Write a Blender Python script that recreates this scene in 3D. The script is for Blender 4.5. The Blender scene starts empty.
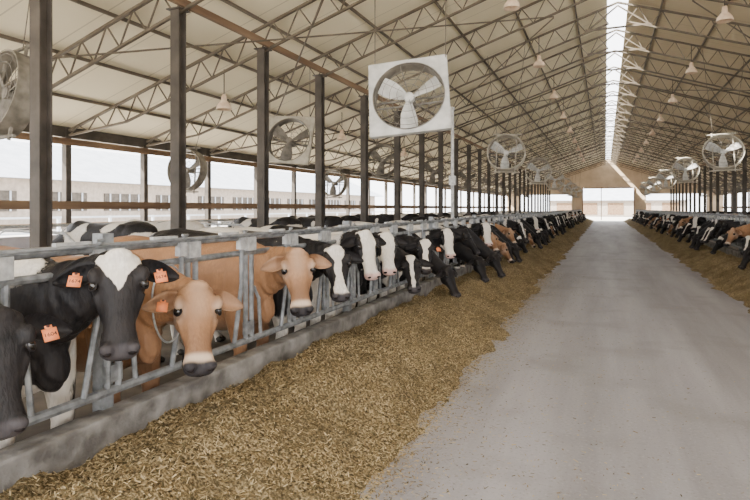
import bpy, bmesh, math, random
from mathutils import Vector, Matrix, noise
random.seed(7)
V=Vector
XC=0.35; HALF=2.95; EV=12.75; ZE=3.65; SL=0.333; YE=78.0; Y0=-4.0
CURB=0.47
COLX=7.0
scn=bpy.context.scene
def clamp(x): return max(0.,min(1.,x))

# ------------------------------------------------------------------ materials
def newmat(name,spec=.3):
    m=bpy.data.materials.new(name); m.use_nodes=True
    nt=m.node_tree; b=nt.nodes['Principled BSDF']; b.inputs['Specular IOR Level'].default_value=spec
    return m,nt,b
def N(nt,t,**kw):
    n=nt.nodes.new(t)
    for k,v in kw.items(): setattr(n,k,v)
    return n
def mat_noise(name,c1,c2,scale=5,rough=.7,metal=0,detail=6,bump=0,bscale=None,lo=.35,hi=.65,stretch=None,spec=.3):
    m,nt,b=newmat(name,spec)
    tc=N(nt,'ShaderNodeTexCoord'); src=tc.outputs['Object']
    if stretch:
        mp=N(nt,'ShaderNodeMapping'); mp.inputs['Scale'].default_value=stretch
        nt.links.new(src,mp.inputs[0]); src=mp.outputs[0]
    no=N(nt,'ShaderNodeTexNoise'); no.inputs['Scale'].default_value=scale; no.inputs['Detail'].default_value=detail
    nt.links.new(src,no.inputs['Vector'])
    r=N(nt,'ShaderNodeValToRGB'); r.color_ramp.elements[0].position=lo; r.color_ramp.elements[1].position=hi
    r.color_ramp.elements[0].color=(*c1,1); r.color_ramp.elements[1].color=(*c2,1)
    nt.links.new(no.outputs['Fac'],r.inputs[0]); nt.links.new(r.outputs[0],b.inputs['Base Color'])
    b.inputs['Roughness'].default_value=rough; b.inputs['Metallic'].default_value=metal
    if bump:
        n2=N(nt,'ShaderNodeTexNoise'); n2.inputs['Scale'].default_value=bscale or scale*4; n2.inputs['Detail'].default_value=4
        nt.links.new(src,n2.inputs['Vector'])
        bp=N(nt,'ShaderNodeBump'); bp.inputs['Strength'].default_value=bump; bp.inputs['Distance'].default_value=.02
        nt.links.new(n2.outputs['Fac'],bp.inputs['Height']); nt.links.new(bp.outputs[0],b.inputs['Normal'])
    return m
def mixrgb(nt,fac,a,b):
    mx=N(nt,'ShaderNodeMix',data_type='RGBA')
    for s,i in ((fac,0),(a,6),(b,7)):
        if isinstance(s,(int,float)): mx.inputs[i].default_value=s
        elif isinstance(s,tuple): mx.inputs[i].default_value=(*s,1)
        else: nt.links.new(s,mx.inputs[i])
    return mx.outputs[2]

M_steel_dark=mat_noise('painted_steel_dark',(.045,.038,.032),(.085,.072,.06),3,.6)
M_truss=mat_noise('truss_steel',(.085,.068,.05),(.14,.115,.085),3,.6)
M_galv=mat_noise('galvanised_steel',(.14,.145,.15),(.29,.30,.305),14,.5,.4)
M_galv_l=mat_noise('galvanised_bright',(.30,.30,.295),(.48,.48,.47),20,.5,.2)
M_wood=mat_noise('weathered_wood',(.13,.08,.05),(.24,.16,.10),4,.85,stretch=(1,.1,1))
M_curb=mat_noise('curb_concrete',(.11,.10,.09),(.27,.255,.235),6,.85,bump=.6)
M_stallfloor=mat_noise('manure_concrete',(.05,.04,.03),(.13,.105,.08),2,.8)
M_fanw=mat_noise('fan_white_plastic',(.40,.40,.385),(.58,.575,.555),6,.5)
M_fand=mat_noise('fan_guard_grey',(.12,.11,.095),(.22,.20,.17),6,.6)
M_fanh=mat_noise('fan_housing_tan',(.34,.31,.25),(.50,.46,.38),6,.6)
M_fanr=mat_noise('fan_ring_dark',(.13,.115,.09),(.24,.215,.175),6,.6)
M_lamp=mat_noise('lamp_acrylic',(.66,.48,.34),(.85,.70,.54),8,.35)
M_extwall=mat_noise('ext_wall',(.26,.22,.19),(.34,.29,.25),3,.8)
M_extroof=mat_noise('ext_roof',(.36,.39,.44),(.44,.47,.52),1,.7)
M_ground=mat_noise('gravel_ground',(.54,.50,.44),(.68,.64,.57),.5,.95)
M_lowwall=mat_noise('low_wall_concrete',(.42,.40,.44),(.58,.56,.60),2,.85)
M_tan=mat_noise('end_wall_metal',(.50,.38,.26),(.60,.47,.33),1,.7)
M_eye=mat_noise('cow_eye',(.006,.005,.004),(.012,.009,.007),5,.06,spec=.6)
M_dark=mat_noise('nostril_dark',(.010,.008,.008),(.018,.014,.014),5,.5,spec=.1)
M_hoof=mat_noise('hoof',(.03,.025,.02),(.06,.05,.04),10,.6)
M_tag=mat_noise('ear_tag_orange',(.62,.17,.06),(.70,.22,.09),5,.5)
M_ink=mat_noise('tag_ink',(.03,.015,.01),(.05,.02,.015),5,.6)
M_collar=mat_noise('collar_chain',(.25,.25,.25),(.45,.45,.45),30,.4,.5)
M_st1=mat_noise('straw_pale',(.40,.31,.17),(.52,.41,.24),20,.9,spec=.1)
M_st2=mat_noise('straw_brown',(.18,.125,.06),(.28,.20,.10),20,.9,spec=.1)
M_st3=mat_noise('straw_olive',(.07,.058,.027),(.14,.112,.055),20,.9,spec=.1)

def ceiling_mat(nm,ca,cb):
    m,nt,b=newmat(nm,.2)
    tc=N(nt,'ShaderNodeTexCoord')
    sx=N(nt,'ShaderNodeSeparateXYZ'); nt.links.new(tc.outputs['Object'],sx.inputs[0])
    no=N(nt,'ShaderNodeTexNoise'); no.inputs['Scale'].default_value=.6; no.inputs['Detail'].default_value=7
    nt.links.new(tc.outputs['Object'],no.inputs['Vector'])
    base=mixrgb(nt,no.outputs['Fac'],ca,cb)
    ma=N(nt,'ShaderNodeMath',operation='MULTIPLY'); ma.inputs[1].default_value=1/1.22
    nt.links.new(sx.outputs['Y'],ma.inputs[0])
    fr=N(nt,'ShaderNodeMath',operation='FRACT'); nt.links.new(ma.outputs[0],fr.inputs[0])
    lt=N(nt,'ShaderNodeMath',operation='LESS_THAN'); lt.inputs[1].default_value=.025
    nt.links.new(fr.outputs[0],lt.inputs[0])
    ms=N(nt,'ShaderNodeMath',operation='MULTIPLY'); ms.inputs[1].default_value=.4; nt.links.new(lt.outputs[0],ms.inputs[0])
    c=mixrgb(nt,ms.outputs[0],base,(.25,.20,.13))
    nt.links.new(c,b.inputs['Base Color']); b.inputs['Roughness'].default_value=.7
    return m
M_ceil=ceiling_mat('ceiling_lining',(.92,.85,.64),(.80,.72,.52)); M_ceil2=ceiling_mat('ceiling_lining_shaded',(.70,.60,.42),(.54,.45,.30))  # right slope: same lining, its dimmer light painted in as a darker tan

def floor_mat():
    m,nt,b=newmat('alley_concrete',.25)
    tc=N(nt,'ShaderNodeTexCoord')
    n1=N(nt,'ShaderNodeTexNoise'); n1.inputs['Scale'].default_value=.6; n1.inputs['Detail'].default_value=9; n1.inputs['Roughness'].default_value=.6
    mp=N(nt,'ShaderNodeMapping'); mp.inputs['Scale'].default_value=(2.2,.18,1)
    nt.links.new(tc.outputs['Object'],mp.inputs[0]); nt.links.new(mp.outputs[0],n1.inputs['Vector'])
    n2=N(nt,'ShaderNodeTexNoise'); n2.inputs['Scale'].default_value=45; n2.inputs['Detail'].default_value=7
    nt.links.new(tc.outputs['Object'],n2.inputs['Vector'])
    n4=N(nt,'ShaderNodeTexNoise'); n4.inputs['Scale'].default_value=1.1; n4.inputs['Detail'].default_value=6
    nt.links.new(tc.outputs['Object'],n4.inputs['Vector'])
    r1=N(nt,'ShaderNodeMapRange'); r1.inputs[1].default_value=.36; r1.inputs[2].default_value=.64; nt.links.new(n1.outputs['Fac'],r1.inputs[0])
    c=mixrgb(nt,r1.outputs[0],(.205,.193,.198),(.335,.32,.33))
    r5=N(nt,'ShaderNodeMapRange'); r5.inputs[1].default_value=.52; r5.inputs[2].default_value=.66; r5.inputs[4].default_value=.45
    nt.links.new(n4.outputs['Fac'],r5.inputs[0])
    c=mixrgb(nt,r5.outputs[0],c,(.17,.158,.15))
    r2=N(nt,'ShaderNodeMapRange'); r2.inputs[1].default_value=.58; r2.inputs[2].default_value=.70; r2.inputs[4].default_value=.45
    nt.links.new(n2.outputs['Fac'],r2.inputs[0])
    c=mixrgb(nt,r2.outputs[0],c,(.14,.12,.095))
    r3=N(nt,'ShaderNodeMapRange'); r3.inputs[1].default_value=.42; r3.inputs[2].default_value=.30; r3.inputs[4].default_value=.3
    nt.links.new(n2.outputs['Fac'],r3.inputs[0])
    c=mixrgb(nt,r3.outputs[0],c,(.44,.42,.41))
    nt.links.new(c,b.inputs['Base Color']); b.inputs['Roughness'].default_value=.55
    bp=N(nt,'ShaderNodeBump'); bp.inputs['Strength'].default_value=.15; bp.inputs['Distance'].default_value=.006
    nt.links.new(n2.outputs['Fac'],bp.inputs['Height']); nt.links.new(bp.outputs[0],b.inputs['Normal'])
    return m
M_floor=floor_mat()

def feed_mat():
    m,nt,b=newmat('silage',.08)
    tc=N(nt,'ShaderNodeTexCoord')
    n1=N(nt,'ShaderNodeTexNoise'); n1.inputs['Scale'].default_value=60; n1.inputs['Detail'].default_value=5
    n3=N(nt,'ShaderNodeTexNoise'); n3.inputs['Scale'].default_value=2.5; n3.inputs['Detail'].default_value=7
    for n in (n1,n3): nt.links.new(tc.outputs['Object'],n.inputs['Vector'])
    r=N(nt,'ShaderNodeValToRGB'); cr=r.color_ramp
    cr.elements[0].position=.34; cr.elements[0].color=(.048,.036,.018,1)
    cr.elements[1].position=.66; cr.elements[1].color=(.50,.385,.215,1)
    e=cr.elements.new(.5); e.color=(.20,.147,.075,1)
    nt.links.new(n1.outputs['Fac'],r.inputs[0])
    r4=N(nt,'ShaderNodeMapRange'); r4.inputs[1].default_value=.42; r4.inputs[2].default_value=.64; r4.inputs[4].default_value=.6
    nt.links.new(n3.outputs['Fac'],r4.inputs[0])
    c=mixrgb(nt,r4.outputs[0],r.outputs[0],(.11,.082,.042))
    nt.links.new(c,b.inputs['Base Color']); b.inputs['Roughness'].default_value=.95
    bp=N(nt,'ShaderNodeBump'); bp.inputs['Strength'].default_value=1; bp.inputs['Distance'].default_value=.03
    nt.links.new(n1.outputs['Fac'],bp.inputs['Height']); nt.links.new(bp.outputs[0],b.inputs['Normal'])
    return m
M_feed=feed_mat()

def cow_mat(breed):
    m,nt,b=newmat(breed+'_coat',.15)
    at=N(nt,'ShaderNodeAttribute',attribute_name='Col')
    sp=N(nt,'ShaderNodeSeparateColor'); nt.links.new(at.outputs['Color'],sp.inputs[0])
    tc=N(nt,'ShaderNodeTexCoord')
    no=N(nt,'ShaderNodeTexNoise'); no.inputs['Scale'].default_value=70; no.inputs['Detail'].default_value=5
    mp=N(nt,'ShaderNodeMapping'); mp.inputs['Scale'].default_value=(1,1,.35)
    nt.links.new(tc.outputs['Object'],mp.inputs[0]); nt.links.new(mp.outputs[0],no.inputs['Vector'])
    nb=N(nt,'ShaderNodeTexNoise'); nb.inputs['Scale'].default_value=7; nb.inputs['Detail'].default_value=5
    nt.links.new(tc.outputs['Object'],nb.inputs['Vector'])
    ad=N(nt,'ShaderNodeMath',operation='MULTIPLY_ADD'); ad.inputs[1].default_value=.5; nt.links.new(no.outputs['Fac'],ad.inputs[0]); nt.links.new(sp.outputs[0],ad.inputs[2])
    hr=N(nt,'ShaderNodeMapRange'); hr.inputs[1].default_value=.35; hr.inputs[2].default_value=.65; nt.links.new(no.outputs['Fac'],hr.inputs[0])
    br=N(nt,'ShaderNodeMapRange'); br.inputs[1].default_value=.35; br.inputs[2].default_value=.65; nt.links.new(nb.outputs['Fac'],br.inputs[0])
    if breed=='holstein':
        r=N(nt,'ShaderNodeMapRange'); r.inputs[1].default_value=.66; r.inputs[2].default_value=.84; nt.links.new(ad.outputs[0],r.inputs[0])
        wh=mixrgb(nt,hr.outputs[0],(.72,.68,.62),(.50,.46,.41))
        wh=mixrgb(nt,br.outputs[0],wh,(.58,.52,.44))
        bk=mixrgb(nt,br.outputs[0],(.004,.004,.0045),(.022,.018,.017))
        bk=mixrgb(nt,hr.outputs[0],bk,(.018,.016,.016))
        c=mixrgb(nt,r.outputs[0],bk,wh)
        c=mixrgb(nt,sp.outputs[1],c,(.045,.040,.042))
        c=mixrgb(nt,sp.outputs[2],c,(.50,.30,.26))
    else:
        tan=mixrgb(nt,br.outputs[0],(.36,.19,.095),(.24,.12,.058))
        tan=mixrgb(nt,hr.outputs[0],tan,(.26,.135,.068))
        c=mixrgb(nt,sp.outputs[0],tan,(.075,.042,.028))
        c=mixrgb(nt,sp.outputs[1],c,(.56,.43,.32))
        c=mixrgb(nt,sp.outputs[2],c,(.028,.025,.027))
    nt.links.new(c,b.inputs['Base Color']); b.inputs['Roughness'].default_value=.5
    bp=N(nt,'ShaderNodeBump'); bp.inputs['Strength'].default_value=.45; bp.inputs['Distance'].default_value=.01
    nt.links.new(no.outputs['Fac'],bp.inputs['Height']); nt.links.new(bp.outputs[0],b.inputs['Normal'])
    return m
M_hol=cow_mat('holstein'); M_jer=cow_mat('jersey')

# ------------------------------------------------------------------ mesh builder
class MB:
    def __init__(s): s.v=[]; s.f=[]; s.m=[]
    def add(s,vs,fs,m=0,M=None):
        o=len(s.v)
        for p in vs: s.v.append(tuple(M@V(p)) if M is not None else tuple(p))
        for f in fs: s.f.append(tuple(i+o for i in f)); s.m.append(m)
    def box(s,c,d,m=0,M=None):
        x,y,z=c; a,b,e=d[0]/2,d[1]/2,d[2]/2
        vs=[(x+i*a,y+j*b,z+k*e) for i in(-1,1) for j in(-1,1) for k in(-1,1)]
        s.add(vs,[(0,1,3,2),(4,6,7,5),(0,4,5,1),(2,3,7,6),(0,2,6,4),(1,5,7,3)],m,M)
    def bar(s,p,q,w,h,m=0,ref=V((0,1,0))):
        p=V(p);q=V(q);t=(q-p).normalized()
        a=ref-t*ref.dot(t)
        if a.length<1e-3: a=V((1,0,0))
        a.normalize(); b=t.cross(a)
        vs=[e+a*(i*w/2)+b*(j*h/2) for e in(p,q) for i,j in((-1,-1),(1,-1),(1,1),(-1,1))]
        s.add(vs,[(3,2,1,0),(4,5,6,7),(0,1,5,4),(1,2,6,5),(2,3,7,6),(3,0,4,7)],m)
    def path(s,pts,r,n=8,m=0,closed=False,M=None):
        pts=[V(p) for p in pts]; L=len(pts); vs=[]
        for i,p in enumerate(pts):
            a=pts[(i-1)%L] if (closed or i>0) else p
            b=pts[(i+1)%L] if (closed or i<L-1) else p
            t=(b-a).normalized()
            ref=V((0,0,1)) if abs(t.z)<.9 else V((1,0,0))
            u=(ref-t*ref.dot(t)).normalized(); w=t.cross(u)
            rr=r[i] if isinstance(r,(list,tuple)) else r
            for k in range(n):
                an=2*math.pi*k/n; vs.append(p+u*(math.cos(an)*rr)+w*(math.sin(an)*rr))
        fs=[]
        for i in range(L if closed else L-1):
            j=(i+1)%L
            for k in range(n):
                k2=(k+1)%n; fs.append((i*n+k,i*n+k2,j*n+k2,j*n+k))
        if not closed: fs.append(tuple(range(n-1,-1,-1))); fs.append(tuple((L-1)*n+k for k in range(n)))
        s.add(vs,fs,m,M)
    def tube(s,p,q,r,n=8,m=0): s.path([p,q],r,n,m)
    def ell(s,c,r,m=0,M=None,n=14,k=9):
        vs=[];fs=[]
        for i in range(k+1):
            th=math.pi*i/k
            for j in range(n):
                ph=2*math.pi*j/n
                vs.append((c[0]+r[0]*math.sin(th)*math.cos(ph),c[1]+r[1]*math.sin(th)*math.sin(ph),c[2]+r[2]*math.cos(th)))
        for i in range(k):
            for j in range(n):
                j2=(j+1)%n; fs.append((i*n+j,(i+1)*n+j,(i+1)*n+j2,i*n+j2))
        s.add(vs,fs,m,M)
    def loft(s,rings,m=0,M=None):
        n=len(rings[0]); vs=[p for r in rings for p in r]; fs=[]
        for i in range(len(rings)-1):
            for k in range(n):
                k2=(k+1)%n; fs.append((i*n+k,i*n+k2,(i+1)*n+k2,(i+1)*n+k))
        fs.append(tuple(range(n-1,-1,-1))); fs.append(tuple((len(rings)-1)*n+k for k in range(n)))
        s.add(vs,fs,m,M)
    def lathe(s,prof,c,n=16,m=0):
        vs=[];fs=[]
        for r,z in prof:
            for k in range(n):
                a=2*math.pi*k/n; vs.append((c[0]+r*math.cos(a),c[1]+r*math.sin(a),c[2]+z))
        for i in range(len(prof)-1):
            for k in range(n):
                k2=(k+1)%n; fs.append((i*n+k,i*n+k2,(i+1)*n+k2,(i+1)*n+k))
        s.add(vs,fs,m)
    def mesh(s,name,mats,smooth=False):
        me=bpy.data.meshes.new(name); me.from_pydata(s.v,[],s.f)
        for mt in mats: me.materials.append(mt)
        me.polygons.foreach_set('material_index',s.m)
        if smooth: me.polygons.foreach_set('use_smooth',[True]*len(s.f))
        me.update(); return me
    def obj(s,name,mats,smooth=False,loc=(0,0,0)):
        return place(name,s.mesh(name,mats,smooth),loc)
def place(name,me,loc=(0,0,0),rot=(0,0,0),scale=(1,1,1)):
    o=bpy.data.objects.new(name,me); o.location=loc; o.rotation_euler=rot; o.scale=scale
    scn.collection.objects.link(o); return o
def zroof(x): return ZE+SL*(EV-abs(x-XC))

# ------------------------------------------------------------------ shell
b=MB()
b.box((XC,(Y0+YE)/2,-.05),(2*HALF+.3,YE-Y0,.1))
b.obj('floor',[M_floor])
for sd,nm in((-1,'floor_left'),(1,'floor_right')):
    b=MB(); x1=XC+sd*(HALF+.15); x2=XC+sd*(EV+.1)
    b.box(((x1+x2)/2,(Y0+YE)/2,-.05),(abs(x2-x1),YE-Y0,.1)); b.obj(nm,[M_stallfloor])
b=MB(); b.box((0,40,-.15),(400,400,.08)); b.obj('ground',[M_ground])

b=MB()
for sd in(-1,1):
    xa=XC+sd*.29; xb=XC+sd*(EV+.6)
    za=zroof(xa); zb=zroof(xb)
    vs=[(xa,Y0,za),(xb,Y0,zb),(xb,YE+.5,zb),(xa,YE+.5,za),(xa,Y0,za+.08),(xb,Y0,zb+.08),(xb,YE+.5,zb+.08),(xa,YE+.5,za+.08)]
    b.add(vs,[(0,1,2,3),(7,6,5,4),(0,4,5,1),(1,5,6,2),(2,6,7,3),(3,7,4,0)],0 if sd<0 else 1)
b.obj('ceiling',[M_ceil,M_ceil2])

COLY=[-1.2,1.9]+[k*6.67 for k in(.752,1.125,1.505,1.886,2.31,2.74,3.16)]
while COLY[-1]+2.75<YE: COLY.append(COLY[-1]+2.75)

b=MB()
for sd in(-1,1):
    for i in range(1,9):
        x=XC+sd*(EV-i*1.45); z=zroof(x)-.04
        b.box((x,(Y0+YE)/2,z),(.035,YE-Y0,.065))
b.obj('roof_purlins',[M_truss])

b=MB()
for sd in(-1,1):
    def P(u,dz): 
        x=XC+sd*(EV-u); return V((x,0,zroof(x)-.11-dz))
    top0=P(0.1,0); top1=P(EV,0)
    b.bar(top0,top1,.07,.05)
    def dep(u): return .10+.42*min(1,u/2.0)
    us=[.1]; 
    step=.62
    while us[-1]+step<EV: us.append(us[-1]+step)
    for i,u in enumerate(us):
        if i: b.bar(P(us[i-1],dep(us[i-1])),P(u,dep(u)),.06,.045)
        um=u+step/2
        if um<EV:
            b.bar(P(u,dep(u)),P(um,0),.024,.024)
            if i+1<len(us): b.bar(P(um,0),P(us[i+1],dep(us[i+1])),.024,.024)
b.bar((XC-.9,0,zroof(XC)-.85),(XC+.9,0,zroof(XC)-.85),.05,.05)
b.bar((XC-1.0,0,zroof(XC)-.98),(XC,0,zroof(XC)-.2),.04,.04)
b.bar((XC+1.0,0,zroof(XC)-.98),(XC,0,zroof(XC)-.2),.04,.04)
me=b.mesh('roof_truss',[M_truss])
for y in COLY: place('roof_truss',me,(0,y,0))
for sd in(-1,1):
    b=MB()
    for i in range(2,len(COLY)-4,4):
        xa=XC+sd*10.5; xb=XC+sd*1.6; ya=COLY[i]; yb=COLY[i+4]
        b.tube((xa,ya,zroof(xa)-.7),(xb,yb,zroof(xb)-.7),.018,6); b.tube((xb,ya,zroof(xb)-.73),(xa,yb,zroof(xa)-.73),.018,6)
    b.obj('wind_bracing',[M_truss])

b=MB(); zt=zroof(XC-COLX)-.58
w=.18
b.box((0,-w/2+.01,zt/2),(w,.02,zt)); b.box((0,w/2-.01,zt/2),(w,.02,zt)); b.box((0,0,zt/2),(.02,w-.04,zt))
b.box((0,0,.01),(.32,.32,.02)); b.box((0,0,zt-.01),(.28,.28,.02))
b.box((0,0,.6),(w+.03,w+.03,.9))
me=b.mesh('steel_column',[M_steel_dark])
for y in COLY:
    for sd in(-1,1): place('steel_column',me,(XC+sd*COLX,y,0))
for sd in(-1,1):
    b=MB(); b.box((XC+sd*(COLX-.15),(Y0+YE)/2,zt+.08),(.07,YE-Y0,.13)); b.obj('longitudinal_beam',[M_wood])

for sd,nm in((-1,'wall_left'),(1,'wall_right')):
    b=MB(); x=XC+sd*EV; ym=(Y0+YE)/2; L=YE-Y0
    b.box((x,ym,.5),(.16,L,1.0),1)
    b.box((x,ym,ZE-.12),(.12,L,.26),0)
    b.box((x-sd*.1,ym,ZE-.36),(.06,L,.16),2)
    b.box((x-sd*.08,ym,1.72),(.05,L,.20),2)
    b.tube((x-sd*.05,Y0,1.25),(x-sd*.05,YE,1.25),.03,6,2)
    for y in COLY: b.box((x,y,ZE/2),(.15,.15,ZE),0)
    b.obj(nm,[M_steel_dark,M_lowwall,M_wood])
DW=3.1; DZ=4.3
b=MB()
def poly(ps): 
    b.add([(p[0],YE,p[1]) for p in ps]+[(p[0],YE+.12,p[1]) for p in ps],
      [tuple(range(len(ps))),tuple(reversed(range(len(ps),2*len(ps))))]+[(i,(i+1)%len(ps)+0,(i+1)%len(ps)+len(ps),i+len(ps)) for i in range(len(ps))])
for s in(-1,1):
    d=XC+s*DW; e=XC+s*EV; wa=XC+s*4.4; wb=XC+s*11
    poly([(d,0),(wa,0),(wa,zroof(wa)),(d,zroof(d))])
    poly([(wa,0),(wb,0),(wb,1.2),(wa,1.2)]); poly([(wa,3.4),(wb,3.4),(wb,zroof(wb)),(wa,zroof(wa))])
    poly([(wb,0),(e,0),(e,ZE),(wb,zroof(wb))])
poly([(XC-DW,DZ),(XC+DW,DZ),(XC+DW,zroof(XC+DW)),(XC,zroof(XC)),(XC-DW,zroof(XC-DW))])
b.obj('wall_far',[M_tan])
b=MB()
for s in(-1,1): b.box((XC+s*(DW-.06),YE-.12,DZ/2),(.12,.18,DZ))
b.box((XC,YE-.12,DZ-.08),(2*DW-.3,.18,.14)); b.box((XC-.8,YE-.12,DZ/2),(.10,.14,DZ-.2))
b.obj('door_1',[M_wood])

for sd in(-1,1):
    b=MB(); x=XC+sd*(HALF+.08)
    b.box((x,(Y0+YE-.4)/2,CURB/2),(.16,YE-.4-Y0,CURB)); o=b.obj('feed_curb',[M_curb])
    bv=o.modifiers.new('b','BEVEL'); bv.width=.02; bv.segments=2

# ------------------------------------------------------------------ headlocks
PITCH=.68; YB=1.45-.34
def headlocks(x,nb,y0,sd):
    b=MB(); y1=y0+nb*PITCH; zb=.58; zt=1.42
    b.tube((x,y0,zt),(x,y1,zt),.028,8); b.tube((x,y0,zt-.13),(x,y1,zt-.13),.023,8)
    b.tube((x,y0,zb),(x,y1,zb),.028,8); b.tube((x+.05,y0,zt+.02),(x+.05,y1,zt+.02),.010,6)
    for i in range(nb):
        y=y0+i*PITCH; c=y+PITCH/2
        for dy in(-.035,.045): b.tube((x,y+dy,zb),(x,y+dy,zt),.020,8)
        b.box((x+.01,y+.005,zt-.06),(.05,.12,.11),1)
        b.box((x,y+.005,zb+.1),(.03,.12,.1),0)
        b.path([(x+.02,c+.22,zt-.10),(x+.02,c+.225,1.05),(x+.02,c+.13,zb+.02)],.018,8)
        b.box((x+.02,c+.22,zt-.05),(.045,.07,.09),1)
        b.path([(x,c-.26,1.0),(x,c-.19,.9),(x,c-.16,zb)],.016,8)
        b.tube((x,c-.26,1.0),(x,y+.045,1.0),.014,6)
        b.box((x+.03,c+.05,zt+.035),(.03,.22,.022),1)
        b.path([(x+.05,c+.2,zt+.02),(x+.09,c+.2,zt+.05),(x+.10,c+.14,zt+.05)],.009,6)
        if i%5==0: b.box((x-.07*1,y,.75),(.08,.08,1.5),0)
    return b.obj('headlock_stanchions',[M_galv,M_galv_l],False)
XL=XC-HALF-.08; XR=XC+HALF+.08
headlocks(XL,106,YB-3*PITCH,-1)
o=headlocks(0,100,0,1); o.location=(XR,YB+5*PITCH+100*PITCH,0); o.rotation_euler=(0,0,math.pi)

# ------------------------------------------------------------------ feed
def feed_h(t,Y,seed):
    e=noise.noise(V((0,Y*.5,seed)))*.13+noise.noise(V((3,Y*1.7,seed)))*.05+noise.noise(V((t*2,Y*7,seed)))*.05
    tt=t+e*t
    h=.38*(1-max(tt,0)**1.5)-.07*math.exp(-((t-.05)/.12)**2)+.05*math.exp(-((t-.42)/.2)**2)
    h+=noise.fractal(V((t*3.5,Y*1.6,seed)),.9,2.1,4)*.08
    h+=noise.noise(V((t*16,Y*12,seed+5)))*.030*clamp(h*10)+noise.noise(V((t*36,Y*27,seed+5)))*.018*clamp(h*10)
    return h
def feed(sd,wid,seed):
    b=MB(); ys=[Y0+.5]
    while ys[-1]<YE-.7: ys.append(ys[-1]+max(.03,.009*max(ys[-1],0)))
    nx=60; xs=[i/(nx-1)*1.25 for i in range(nx)]
    vs=[]
    for y in ys:
        for t in xs: vs.append((XC+sd*(HALF-t*wid),y,max(feed_h(t,y,seed),-.04)+.0))
    fs=[]
    for j in range(len(ys)-1):
        for i in range(nx-1):
            q=(j*nx+i,j*nx+i+1,(j+1)*nx+i+1,(j+1)*nx+i)
            fs.append(q if sd<0 else q[::-1])
    b.add(vs,fs,0)
    rnd=random.Random(seed)
    cnt=66000 if sd<0 else 5000
    for _ in range(cnt):
        y=.9+ (rnd.random()**2.0)*14 if sd<0 else 14+rnd.random()**1.5*20
        r=rnd.random()
        t=rnd.random()*1.05 if r<.74 else .95+abs(rnd.gauss(0,.16 if rnd.random()<.65 else .8))
        z=max(feed_h(t,y,seed),0)+.004 if t<1.25 else .004
        a=rnd.random()*math.pi; l=rnd.uniform(.004,.020)*(1 if t<1.1 else .7); w=rnd.uniform(.0012,.0036)
        if rnd.random()<.03: l*=1.9
        tilt=rnd.uniform(-.6,.6)*(1 if t<1 else .1); lift=rnd.uniform(0,.010) if t<1 else .002
        c=V((XC+sd*(HALF-t*wid),y,z+lift)); d=V((math.cos(a),math.sin(a),tilt)).normalized()*l/1; n=V((-math.sin(a),math.cos(a),rnd.uniform(-.5,.5)))*w
        b.add([c-d-n,c+d-n,c+d+n,c-d+n],[(0,1,2,3)],rnd.choice((1,1,2,2,3)))
    return b.obj('silage_feed',[M_feed,M_st1,M_st2,M_st3],True)
feed(-1,1.30,3); feed(1,1.15,9)

# ------------------------------------------------------------------ cows
def text_geo(s,size):
    cu=bpy.data.curves.new('t','FONT'); cu.body=s; cu.size=size; cu.align_x='CENTER'; cu.align_y='CENTER'
    cu.offset=.0003
    o=bpy.data.objects.new('t',cu); scn.collection.objects.link(o)
    dg=bpy.context.evaluated_depsgraph_get(); me=bpy.data.meshes.new_from_object(o.evaluated_get(dg))
    vs=[v.co.copy() for v in me.vertices]; fs=[tuple(p.vertices) for p in me.polygons]
    bpy.data.objects.remove(o); bpy.data.meshes.remove(me); return vs,fs

def ring(x,hw,top,bot,n=20,jaw=0,p=.85):
    cz=(top+bot)/2; hh=(top-bot)/2; r=[]
    for k in range(n):
        a=2*math.pi*k/n; c,s=math.cos(a),math.sin(a)
        y=hw*math.copysign(abs(c)**p,c); z=cz+hh*math.copysign(abs(s)**p,s)
        if s<0: y*=1+jaw*s
        r.append(V((x,y,z)))
    return r
def sstep(a,b,x): t=clamp((x-a)/(b-a)); return t*t*(3-2*t)

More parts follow.
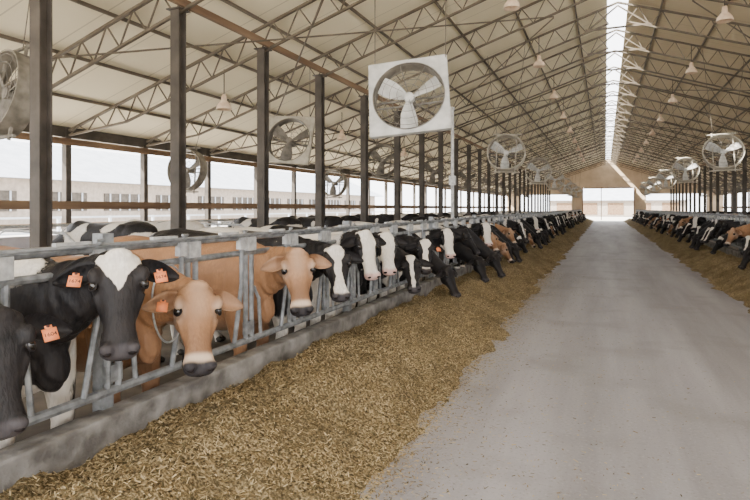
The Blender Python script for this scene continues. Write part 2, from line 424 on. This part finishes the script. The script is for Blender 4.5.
def build_cow(name,breed,P,yaw,pitch,roll=0,seed=1,blaze='none',bias=0,voxel=.018,tags=(),collar=False,hs=1.0,muz='dark'):
    m=MB()
    body=[(-1.96,.08,1.30,1.08),(-1.90,.16,1.35,.98),(-1.74,.24,1.41,.86),(-1.55,.27,1.43,.74),(-1.30,.285,1.41,.64),
          (-1.0,.30,1.38,.58),(-.7,.295,1.37,.56),(-.42,.27,1.39,.57),(-.22,.235,1.43,.60),(-.08,.19,1.38,.66),(.02,.12,1.28,.76),(.06,.06,1.18,.86)]
    m.loft([ring(x,hw,t,bo,24,.12,.8) for x,hw,t,bo in body])
    for s in(-1,1):
        m.ell((-.2,s*.15,1.0),(.17,.11,.30)); m.ell((-1.6,s*.17,1.1),(.24,.12,.28)); m.ell((-1.42,s*.20,1.29),(.12,.07,.09))
        m.path([(-.2,s*.17,.95),(-.17,s*.18,.72),(-.13,s*.175,.44),(-.15,s*.175,.38),(-.14,s*.175,.14),(-.10,s*.175,.07),(-.09,s*.175,.005)],[.12,.095,.06,.05,.036,.045,.055],12)
        m.path([(-1.6,s*.18,1.05),(-1.48,s*.20,.80),(-1.62,s*.19,.62),(-1.80,s*.18,.50),(-1.78,s*.18,.42),(-1.74,s*.18,.14),(-1.69,s*.18,.07),(-1.67,s*.18,.005)],[.17,.13,.085,.055,.05,.038,.047,.056],12)
    m.ell((-1.35,0,.62),(.22,.17,.15)); 
    for s in(-1,1):
        for dx in(-.1,.08): m.path([(-1.35+dx,s*.08,.55),(-1.35+dx,s*.085,.43)],[.025,.018],8)
    m.path([(-1.92,0,1.33),(-1.99,0,1.2),(-2.0,0,.9),(-1.98,0,.62)],[.035,.025,.02,.018],8)
    m.ell((-1.98,0,.5),(.035,.035,.13))
    m.ell((.0,0,.80),(.10,.09,.14))
    R=Matrix.Rotation(math.radians(yaw),4,'Z')@Matrix.Rotation(math.radians(pitch),4,'Y')@Matrix.Rotation(math.radians(roll),4,'X')
    HM=Matrix.Translation(V(P))@R@Matrix.Diagonal((hs*.95,hs*1.12,hs,1))
    att=HM@V((.03,0,-.06)); back=(HM.to_3x3()@V((-.75,0,-.65))).normalized()
    p0=V((-.12,0,1.12)); p1=V((.14,0,1.14)) if P[2]>1 else V((.16,0,1.02)); p2=att+back*.16; p3=att
    p2=p2*.5+(p0*.4+p3*.6)*.5
    rings=[]; n=18
    for i in range(9):
        t=i/8; q=p0*(1-t)**3+p1*3*t*(1-t)**2+p2*3*t*t*(1-t)+p3*t**3
        T=(p1-p0)*3*(1-t)**2+(p2-p1)*6*t*(1-t)+(p3-p2)*3*t*t; T.normalize()
        side=V((0,1,0)).lerp((HM.to_3x3()@V((0,1,0))).normalized(),t**2); side=(side-T*side.dot(T)).normalized(); up=T.cross(side)
        ry=.16*(1-t)+.080*t; rz=.28*(1-t)**1.5+.115*(1-(1-t)**1.5)
        rings.append([q+side*(ry*math.cos(2*math.pi*k/n))+up*(rz*math.sin(2*math.pi*k/n)) for k in range(n)])
    m.loft(rings)
    hd=[(-.05,.055,.02,-.08),(-.02,.088,.045,-.11),(.04,.106,.052,-.145),(.10,.112,.050,-.165),(.15,.106,.040,-.168),(.20,.088,.030,-.150),(.26,.072,.022,-.120),
        (.33,.064,.016,-.098),(.38,.068,.010,-.092),(.42,.078,.004,-.090),(.455,.080,-.004,-.086),(.48,.071,-.014,-.078),(.497,.048,-.026,-.066)]
    m.loft([ring(x,hw,t,bo,24,.42 if x<.3 else .2,.85) for x,hw,t,bo in hd],0,HM)
    for s in(-1,1):
        m.ell((.14,s*.056,-.095),(.09,.045,.06),0,HM)
        m.ell((.085,s*.096,.030),(.050,.028,.024),0,HM)
        m.ell((.450,s*.050,-.006),(.034,.032,.026),0,HM)
        m.path([(.17,s*.088,-.02),(.24,s*.070,-.035),(.31,s*.056,-.045)],[.022,.018,.012],8,0,False,HM)
    m.ell((-.015,0,.035),(.045,.06,.035),0,HM)
    m.ell((.42,0,-.092),(.055,.048,.026),0,HM)
    me=bpy.data.meshes.new('tmp'); me.from_pydata(m.v,[],m.f)
    o=bpy.data.objects.new('tmp',me); scn.collection.objects.link(o)
    rm=o.modifiers.new('r','REMESH'); rm.mode='VOXEL'; rm.voxel_size=voxel
    sm=o.modifiers.new('s','SMOOTH'); sm.factor=.5; sm.iterations=3
    dg=bpy.context.evaluated_depsgraph_get(); rme=bpy.data.meshes.new_from_object(o.evaluated_get(dg))
    bpy.data.objects.remove(o)
    g=MB()
    g.add([v.co.copy() for v in rme.vertices],[tuple(p.vertices) for p in rme.polygons],0)
    nskin=len(g.v)
    HI=HM.inverted()
    if voxel<.017:
        for i,v in enumerate(rme.vertices):
            p=v.co
            if p.x>-.2:
                h=HI@p
                if not(-.06<h.x<.6 and abs(h.y)<.15 and -.19<h.z<.10):
                    w=sstep(-.2,.0,p.x)*sstep(.6,.7,p.z); d=math.sin((p.x*1.0+p.z*.35)*75+noise.noise(p*6)*4)*.004*w
                    g.v[i]=tuple(p+v.normal*d)
    bpy.data.meshes.remove(rme)
    for s in(-1,1):
        ev=[];nu,nv=11,9
        for layer in(0,1):
            for i in range(nu):
                u=i/(nu-1); wd=.064*(math.sin(math.pi*(.12+.86*u**.85))**.75)
                cx=.035+.045*u; cy=.080+.175*u; cz=-.01-.01*u-.03*u*u
                for j in range(nv):
                    v=-1+2*j/(nv-1)
                    ev.append((cx+v*wd, s*cy, cz-(1-v*v)*wd*.85+(0 if layer==0 else -.009)))
        L=nu*nv; fs=[]
        for i in range(nu-1):
            for j in range(nv-1):
                q=(i*nv+j,(i+1)*nv+j,(i+1)*nv+j+1,i*nv+j+1)
                fs.append(q if s>0 else q[::-1]); q2=tuple(k+L for k in q[::-1]); fs.append(q2 if s>0 else q2[::-1])
            for j in(0,nv-1): fs.append((i*nv+j,(i+1)*nv+j,(i+1)*nv+j+L,i*nv+j+L))
        for j in range(nv-1):
            i=nu-1; fs.append((i*nv+j,i*nv+j+1,i*nv+j+1+L,i*nv+j+L))
        g.add(ev,fs,0,HM)
    ntot=len(g.v)
    for s in(-1,1):
        g.ell((.130,s*.098,.018),(.025,.020,.020),1,HM)
        EM=HM@Matrix.Translation((.130,s*.104,.019))@Matrix.Rotation(s*math.radians(-52),4,'X')
        g.path([(.028*math.cos(2*math.pi*k/20),.021*math.sin(2*math.pi*k/20)+.002,-.002) for k in range(20)],.005,6,2 if breed=='j' else 0,True,EM)
        g.ell((.474,s*.048,-.008),(.014,.019,.018),2,HM,10,6)
        g.path([(.35,s*.064,-.070),(.40,s*.071,-.064),(.44,s*.073,-.058),(.476,s*.061,-.058),(.492,s*.034,-.056),(.497,0,-.054)],.004,6,2,False,HM)
        for xx in(-.075,-1.655):
            for dy in(-.027,.027): g.ell((xx,s*(.175 if xx>-1 else .18)+dy,.035),(.062,.027,.036),3,None,10,6)
    for (s,txt) in tags:
        c=V((.090,s*.17,.0)); M2=HM@Matrix.Translation(c)@Matrix.Rotation(s*math.radians(8),4,'Z')@Matrix(((0,-1,0,0),(1,0,0,0),(0,0,1,0),(0,0,0,1)))
        g.box((0,-.006,0),(.052,.058,.003),4,M2); g.box((0,.028,0),(.026,.02,.003),4,M2); g.ell((0,.034,.003),(.007,.007,.003),5,M2,8,4)
        if txt:
            vs,fs=text_geo(txt,.023); g.add([v+V((0,-.006,.0025)) for v in vs],fs,5,M2)
    if collar:
        t=.5; q=p0*(1-t)**3+p1*3*t*(1-t)**2+p2*3*t*t*(1-t)+p3*t**3
        T=((p1-p0)*3*(1-t)**2+(p2-p1)*6*t*(1-t)+(p3-p2)*3*t*t).normalized(); side=(V((0,1,0))-T*T.y).normalized(); up=T.cross(side)
        if up.z<0: up=-up
        pts=[q+side*(.145*math.cos(a))+up*(.225*math.sin(a)-.025)+V((0,0,-.06*max(0,-math.sin(a)))) for a in [2*math.pi*k/40 for k in range(40)]]
        g.path(pts,.007,6,6,closed=True)
    mt=[M_hol if breed=='h' else M_jer,M_eye,M_dark,M_hoof,M_tag,M_ink,M_collar]
    me=g.mesh(name,mt,True)
    ca=me.color_attributes.new('Col','FLOAT_COLOR','POINT')
    buf=[]
    so=V((seed*7.3,seed*3.1,seed*1.7))
    for i,v in enumerate(g.v):
        p=V(v); h=HI@p
        ear=nskin<=i<ntot
        inhead=(-.06<h.x<.62 and abs(h.y)<.15 and -.19<h.z<.10)
        r=gg=bb=0.
        if breed=='h':
            if not ear:
                n=noise.noise(p*1.9+so)+.35*noise.noise(p*4+so)+bias
                r=clamp(.5+n*3.5)
                r=max(r,sstep(.62,.45,p.z)*.95 if p.x<.1 else 0)
                nk=sstep(.0,.25,p.x)
                r*= (1-nk*.95) if blaze!='whole' else 1
                if inhead:
                    r=0
                    if h.z>-.06:
                        wb={'star':.100*(1-h.x/.17),'blaze':.030+.045*sstep(.14,.0,h.x)+.03*sstep(.25,.42,h.x),'thin':.022+.03*sstep(.1,.0,h.x),'wide':.072+.03*sstep(.2,.4,h.x),'whole':.2,'none':-1}[blaze]
                        wb+=noise.noise(h*14+so)*.014
                        r=clamp(.5+(wb-abs(h.y))/.03)
                    if blaze in('wide','whole') and h.x>.3: r=1
                    k=sstep(.42,.45,h.x)
                    if muz=='pink': bb=k*.8
                    else: gg=k
        else:
            n=noise.noise(p*2+so)
            r=clamp(.12+.25*n+ .25*sstep(.9,.5,p.z)*(p.x<.1))
            gg=.25*sstep(.75,.6,p.z)*(p.x<-.2 and p.x>-1.5)
            if ear:
                gg=.15; r=.15+.5*sstep(.21,.25,abs(h.y))
            if inhead:
                r=.40*sstep(.12,.33,h.x)+.40*sstep(.045,.085,abs(h.y))*sstep(.26,.10,h.x)
                gg=.25*sstep(.10,.0,abs(h.y))*sstep(.25,.08,h.x)
                gg=max(gg,.9*sstep(.365,.40,h.x))
                gg=max(gg,.45*math.exp(-((h.x-.128)/.055)**2-((abs(h.y)-.10)/.035)**2))
                bb=sstep(.415,.445,h.x)*(h.z>-.075)
        buf+= [r,gg,bb,1.]
    ca.data.foreach_set('color',buf)
    return me

CX=XL-.07
def cowL(me,k,name,dx=0,sc=1.0,dy=0,rz=0): return place(name,me,(CX+dx,1.45+PITCH*k+dy,0),(0,0,rz),(sc,sc,sc))
hv=.0105
h0=build_cow('holstein_a','h',(.40,.12,1.18),-25,68,5,1,'none',-.15,hv,[(1,'1604')])
h1=build_cow('holstein_b','h',(.40,.08,1.37),-42,64,0,4,'star',-.05,hv,[(-1,'1674'),(1,'1674')],False,1.06)
h2=build_cow('jersey_a','j',(.47,-.06,1.19),-44,60,-8,2,'none',0,hv,[(-1,'')],True,1.10)
h4=build_cow('jersey_b','j',(.44,-.18,1.30),-46,66,4,5,'none',0,hv,[],False,1.06)
h5=build_cow('holstein_c','h',(.42,-.14,1.24),-48,60,0,6,'blaze',-.05,hv,[(-1,'')])
h6=build_cow('holstein_d','h',(.42,-.12,1.36),-35,66,0,8,'wide',.25,.014,[],False,1,'pink')
g1=build_cow('holstein_e','h',(.50,-.08,1.18),-35,60,0,11,'thin',-.1,.016)
g2=build_cow('holstein_f','h',(.55,.05,1.02),-10,55,0,12,'blaze',.1,.016)
g3=build_cow('holstein_g','h',(.62,-.10,.78),-20,62,0,13,'none',-.25)
g4=build_cow('holstein_h','h',(.45,-.1,1.34),-55,62,0,14,'wide',.2,.016,(),False,1,'pink')
g5=build_cow('holstein_i','h',(.60,.12,.85),15,58,0,15,'star',.0)
g6=build_cow('jersey_c','j',(.5,-.06,1.15),-30,58,0,16,voxel=.016)
g7=build_cow('jersey_d','j',(.60,.08,.85),5,60,0,17)
g8=build_cow('holstein_j','h',(.42,-.1,1.38),-20,50,0,18,'star',-.05)
g9=build_cow('holstein_k','h',(.52,-.12,1.00),-62,48,8,19,'thin',.05,.016)
g10=build_cow('holstein_l','h',(.66,-.02,.74),-45,55,-8,20,'none',.0)
g11=build_cow('holstein_m','h',(.46,.10,1.26),20,54,6,23,'none',.15)
g12=build_cow('holstein_n','h',(.50,-.14,1.22),-70,56,-6,26,'blaze',-.2,.016,((1,''),))
cowL(h0,0,'holstein_cow'); cowL(h1,1,'holstein_cow'); cowL(h2,2,'jersey_cow',0,.96)
cowL(h4,4,'jersey_cow',0,.97); cowL(h5,5,'holstein_cow'); cowL(h6,6,'holstein_cow')
gen=[(g1,'holstein_cow'),(g2,'holstein_cow'),(g3,'holstein_cow'),(g4,'holstein_cow'),(g5,'holstein_cow'),(g8,'holstein_cow'),(g6,'jersey_cow'),(g7,'jersey_cow'),(g9,'holstein_cow'),(g10,'holstein_cow'),(g11,'holstein_cow'),(g12,'holstein_cow')]
rr=random.Random(21)
fixed={7:3,8:8,9:11,10:2,11:3,12:10,13:9,14:2,15:3,16:6,17:7,18:2,20:6}
for k in range(7,100):
    if k in fixed: m_,n_=gen[fixed[k]]
    else:
        m_,n_=rr.choices(gen,[2,3,3,2,2,1,1.6,1.6,3,3,2,2])[0]
        if rr.random()<.07: continue
    cowL(m_,k,n_,(.20 if k==14 else rr.uniform(-.08,.05)),rr.uniform(.94,1.0) if n_=='holstein_cow' else .93,rr.uniform(-.02,.02),rr.uniform(-.05,.05))
for k in range(14,96):
    if rr.random()<.10: continue
    m_,n_=rr.choices(gen,[2,3,4,1,4,1,.5,.8,3,3,2,1])[0]
    s=rr.uniform(.95,1.0)
    place(n_,m_,(XR+.07+rr.uniform(-.03,.08),YB+5*PITCH+PITCH*(k-5)+PITCH/2,0),(0,0,math.pi+rr.uniform(-.04,.04)),(s,-s,s))
for y in(7.475,8.725,12.475,14.975,16.225,19.975,22.475,24.975,27.475,29.975,33.725,37.475,41.225,46.225):
    m_=rr.choice([g3,g5,g2]); place('holstein_cow',m_,(-9.1,y,0),(0,0,math.pi))
for y in(24.375,30.625,38.125,44.375,50.625):
    place('holstein_cow',g3,(9.3,y,0))

# free stall dividers
def loops(sg,xa,y0,n):
    b=MB()
    for i in range(n):
        y=y0+i*1.25; x0=xa
        b.path([(x0+sg*1.9,y,.0),(x0+sg*1.9,y,1.15),(x0+sg*1.7,y,1.25),(x0+sg*.2,y,1.22),(x0,y,1.08),(x0,y,.62),(x0+sg*.25,y,.48),(x0+sg*1.9,y,.45)],.028,6)
    b.tube((xa+sg*1.9,y0-.6,1.30),(xa+sg*1.9,y0+n*1.25-.6,1.30),.03,6)
    b.obj('freestall_dividers',[M_galv_l],False)
loops(-1,-8.3,3.1,58); loops(1,8.6,10,50)

# ------------------------------------------------------------------ fans
def fan_mesh(square,mats):
    b=MB(); n=40; R=.575; S=.64
    def sq(a):
        c,s=math.cos(a),math.sin(a); k=S/max(abs(c),abs(s)); return (c*k,s*k)
    if square:
        for yy,fl in((-.10,0),(-.085,1)):
            vs=[];fs=[]
            for k in range(n):
                x,z=sq(2*math.pi*k/n) ; vs+= [(x,yy,z),(R*math.cos(2*math.pi*k/n),yy,R*math.sin(2*math.pi*k/n))]
            for k in range(n):
                k2=(k+1)%n; q=(2*k,2*k+1,2*k2+1,2*k2); fs.append(q if fl else q[::-1])
            b.add(vs,fs,0)
        for sx in(1,-1): b.box((sx*S,-.06,0),(.015,.08,2*S),0)
        for sz in(1,-1): b.box((0,-.06,sz*S),(2*S,.08,.015),0)
    else:
        for sx in(1,-1): b.box((sx*.3,.0,0),(.03,.04,2*S+.1),0)
        b.box((0,.0,S),(.9,.04,.035),0); b.box((0,.0,-S),(.9,.04,.035),0)
    rt=.012 if square else .024
    vs=[];fs=[]
    ya,yb=(-.12,.14) if square else (-.15,.15)
    for k in range(n):
        a=2*math.pi*k/n; c,s=math.cos(a),math.sin(a)
        vs+=[(R*c,ya,R*s),(R*c,yb,R*s),((R+rt)*c,yb,(R+rt)*s),((R+rt)*c,ya,(R+rt)*s)]
    for k in range(n):
        k2=(k+1)%n
        for e in range(4): fs.append((4*k+e,4*k2+e,4*k2+(e+1)%4,4*k+(e+1)%4))
    b.add(vs,fs,2 if square else 0)
    for i in range(3):
        A=Matrix.Rotation(2*math.pi*i/3-.42,4,'Y'); nu,nv=8,5
        vs=[]
        for ly in(0,1):
            for u in range(nu):
                r=.07+.47*u/(nu-1); w=.06+.085*math.sin(min(1,(u/(nu-1))*1.15)*math.pi*.62)
                tw=math.radians(42-24*u/(nu-1))
                for v in range(nv):
                    q=-1+2*v/(nv-1); off=-.02*(1-q*q)
                    vs.append((r,(q*w*math.sin(tw)+off)+ly*.008,q*w*math.cos(tw)+.03*u/(nu-1)))
        L=nu*nv; fs=[]
        for u in range(nu-1):
            for v in range(nv-1):
                q=(u*nv+v,(u+1)*nv+v,(u+1)*nv+v+1,u*nv+v+1); fs+= [q,tuple(k+L for k in q[::-1])]
            for v in(0,nv-1): fs.append((u*nv+v,(u+1)*nv+v,(u+1)*nv+v+L,u*nv+v+L))
        for v in range(nv-1): u=nu-1; fs.append((u*nv+v,u*nv+v+1,u*nv+v+1+L,u*nv+v+L))
        b.add(vs,fs,1,A)
    b.path([(0,-.05,0),(0,.05,0)],.085,14,1); b.path([(0,.05,0),(0,.3,0)],.075,14,2)
    b.path([(0,-.07,0),(0,-.05,0)],[.04,.085],14,1)
    for zz in(.05,-.05): b.bar((-R,.16,zz),(R,.16,zz),.02,.03,2)
    rs=(.18,.30,.42,.53)
    for yy in(.15,-.15):
        for r in rs: b.path([(r*math.cos(2*math.pi*k/28),yy,r*math.sin(2*math.pi*k/28)) for k in range(28)],.004,4,2,closed=True)
        for k in range(8):
            a=math.pi*2*k/8+.2; b.tube((.1*math.cos(a),yy,.1*math.sin(a)),(R*math.cos(a),yy*.93,R*math.sin(a)),.004,4,2)
    return b.mesh('barn_fan',mats)
FW=fan_mesh(True,[M_fanw,M_fanw,M_fand]); FT=fan_mesh(True,[M_fanh,M_fand,M_fand]); FD=fan_mesh(False,[M_fanr,M_fand,M_fand]); FG=fan_mesh(False,[M_fanh,M_fanw,M_fand])
def fan(me,x,y,z,tilt=-15,roll=0,yaw=0):
    e=bpy.data.objects.new('barn_fan',None); e.location=(x,y,z); scn.collection.objects.link(e)
    o=place('fan_housing',me,(0,0,0),(math.radians(tilt),math.radians(roll),math.radians(yaw))); o.parent=e
    c=MB()
    for s in(-1,1): c.tube((s*.6 if me in(FW,FT) else s*.3,0,.6),(s*.6,0,zroof(x+s*.6)-z-.05),.008,5)
    r=place('hanging_rods',c.mesh('rods',[M_truss])); r.parent=e
fan(FW,-2.92,8.6,3.42,-16,-5,10)
for y in(18.2,27.5,37,46.5,56,65.5): fan(FG,-2.92,y,3.4,-16,2,4)
fan(FD,-7.75,5.35,3.25,-10,0,-12)
for i,y in enumerate((12.7,19.3,26,33,40,47,54,61)): fan(FT if i==0 else FD,-7.6,y,3.4,-14,4,8)
for y in(13.0,22.5): fan(FD,-11.2,y,2.75,-5)
for y in(21.6,31,40.5,50,59.5): fan(FG,3.62,y,3.5,-16,-2,-4)
for y in(30,37,44,51,58): fan(FD,8.3,y,3.3,-14)

# pendant lamps
b=MB()
b.lathe([(.0,.20),(.05,.20),(.065,.12),(.065,.06),(.10,.03),(.16,-.05),(.185,-.14),(.175,-.15),(.15,-.05),(.09,.02),(.0,.03)],(0,0,0),18,0)
b.path([(0,0,.18),(0,0,.80)],.012,6,1); b.ell((0,0,-.03),(.055,.055,.08),0)
LM=b.mesh('pendant_lamp',[M_lamp,M_steel_dark],True)
for i in range(9):
    y=COLY[5]+i*5.5
    place('pendant_lamp',LM,(-1.9,y,zroof(-1.9)-.96)); place('pendant_lamp',LM,(2.6,y+2.75,zroof(2.6)-.96))
for i in range(9):
    y=10.9+i*6.4; place('pendant_lamp',LM,(-8.3,y,zroof(-8.3)-.90)); place('pendant_lamp',LM,(9.0,y+10,zroof(9.0)-.90))

b=MB(); b.tube((0,0,0),(0,0,3.6),.035,10); b.tube((0,0,3.6),(0,0,3.66),.05,10); b.box((0,0,.01),(.15,.15,.02)); b.box((.0,0,2.2),(.12,.12,.18))
b.obj('pipe_post',[M_galv_l],False,(XL-.14,10.97,0))

# neighbouring barns
b=MB()
b.box((-52,50,2.0),(18,110,4.0),0)
vs=[(-42,-8,4),(-52,-8,8),(-62,-8,4),(-42,108,4),(-52,108,8),(-62,108,4)]
b.add(vs,[(0,1,4,3),(1,2,5,4),(0,2,1),(3,4,5),(0,3,5,2)],1)
for i in range(16):
    y=2+i*6.5; b.box((-42.95,y,2.2),(.1,4.6,1.6),2)
    for j in range(4): b.box((-42.85,y-1.7+j*1.15,2.2),(.08,.12,1.6),1)
b.obj('neighbouring_barn',[M_extwall,M_extroof,M_steel_dark])
b=MB()
b.box((2,130,1.6),(26,10,3.2),0); b.add([(-12,124,3.2),(16,124,3.2),(16,130,6),(-12,130,6),(-12,136,3.2),(16,136,3.2)],[(0,1,2,3),(3,2,5,4),(0,3,4),(1,5,2)],1)
for i in range(5): b.box((-8+i*5,124.95,1.5),(3.0,.1,2.4),2)
b.obj('machine_shed',[M_extwall,M_extroof,M_wood])
b=MB()
for i in range(30): b.box((-24,-5+i*3,.6),(.12,.12,1.3))
for z in(.5,.85,1.2): b.box((-24,38,z),(.05,90,.09))
b.obj('paddock_fence',[M_extroof])

# ------------------------------------------------------------------ light
w=bpy.data.worlds.new('sky'); scn.world=w; w.use_nodes=True
bg=w.node_tree.nodes['Background']; bg.inputs[0].default_value=(.97,.98,1,1); bg.inputs[1].default_value=7.5
su=bpy.data.lights.new('sun','SUN'); su.energy=34; su.angle=.02; su.color=(1,.94,.84)
so=bpy.data.objects.new('sun',su); so.rotation_euler=(math.radians(35),math.radians(-40),0); scn.collection.objects.link(so)

cam=bpy.data.cameras.new('camera'); co=bpy.data.objects.new('camera',cam); scn.collection.objects.link(co)
co.location=(0,0,1.65); co.rotation_euler=(math.radians(90),0,math.radians(22.26))
cam.sensor_width=36; cam.lens=26.98; cam.shift_y=-.056; cam.clip_end=500; cam.clip_start=.05
scn.camera=co
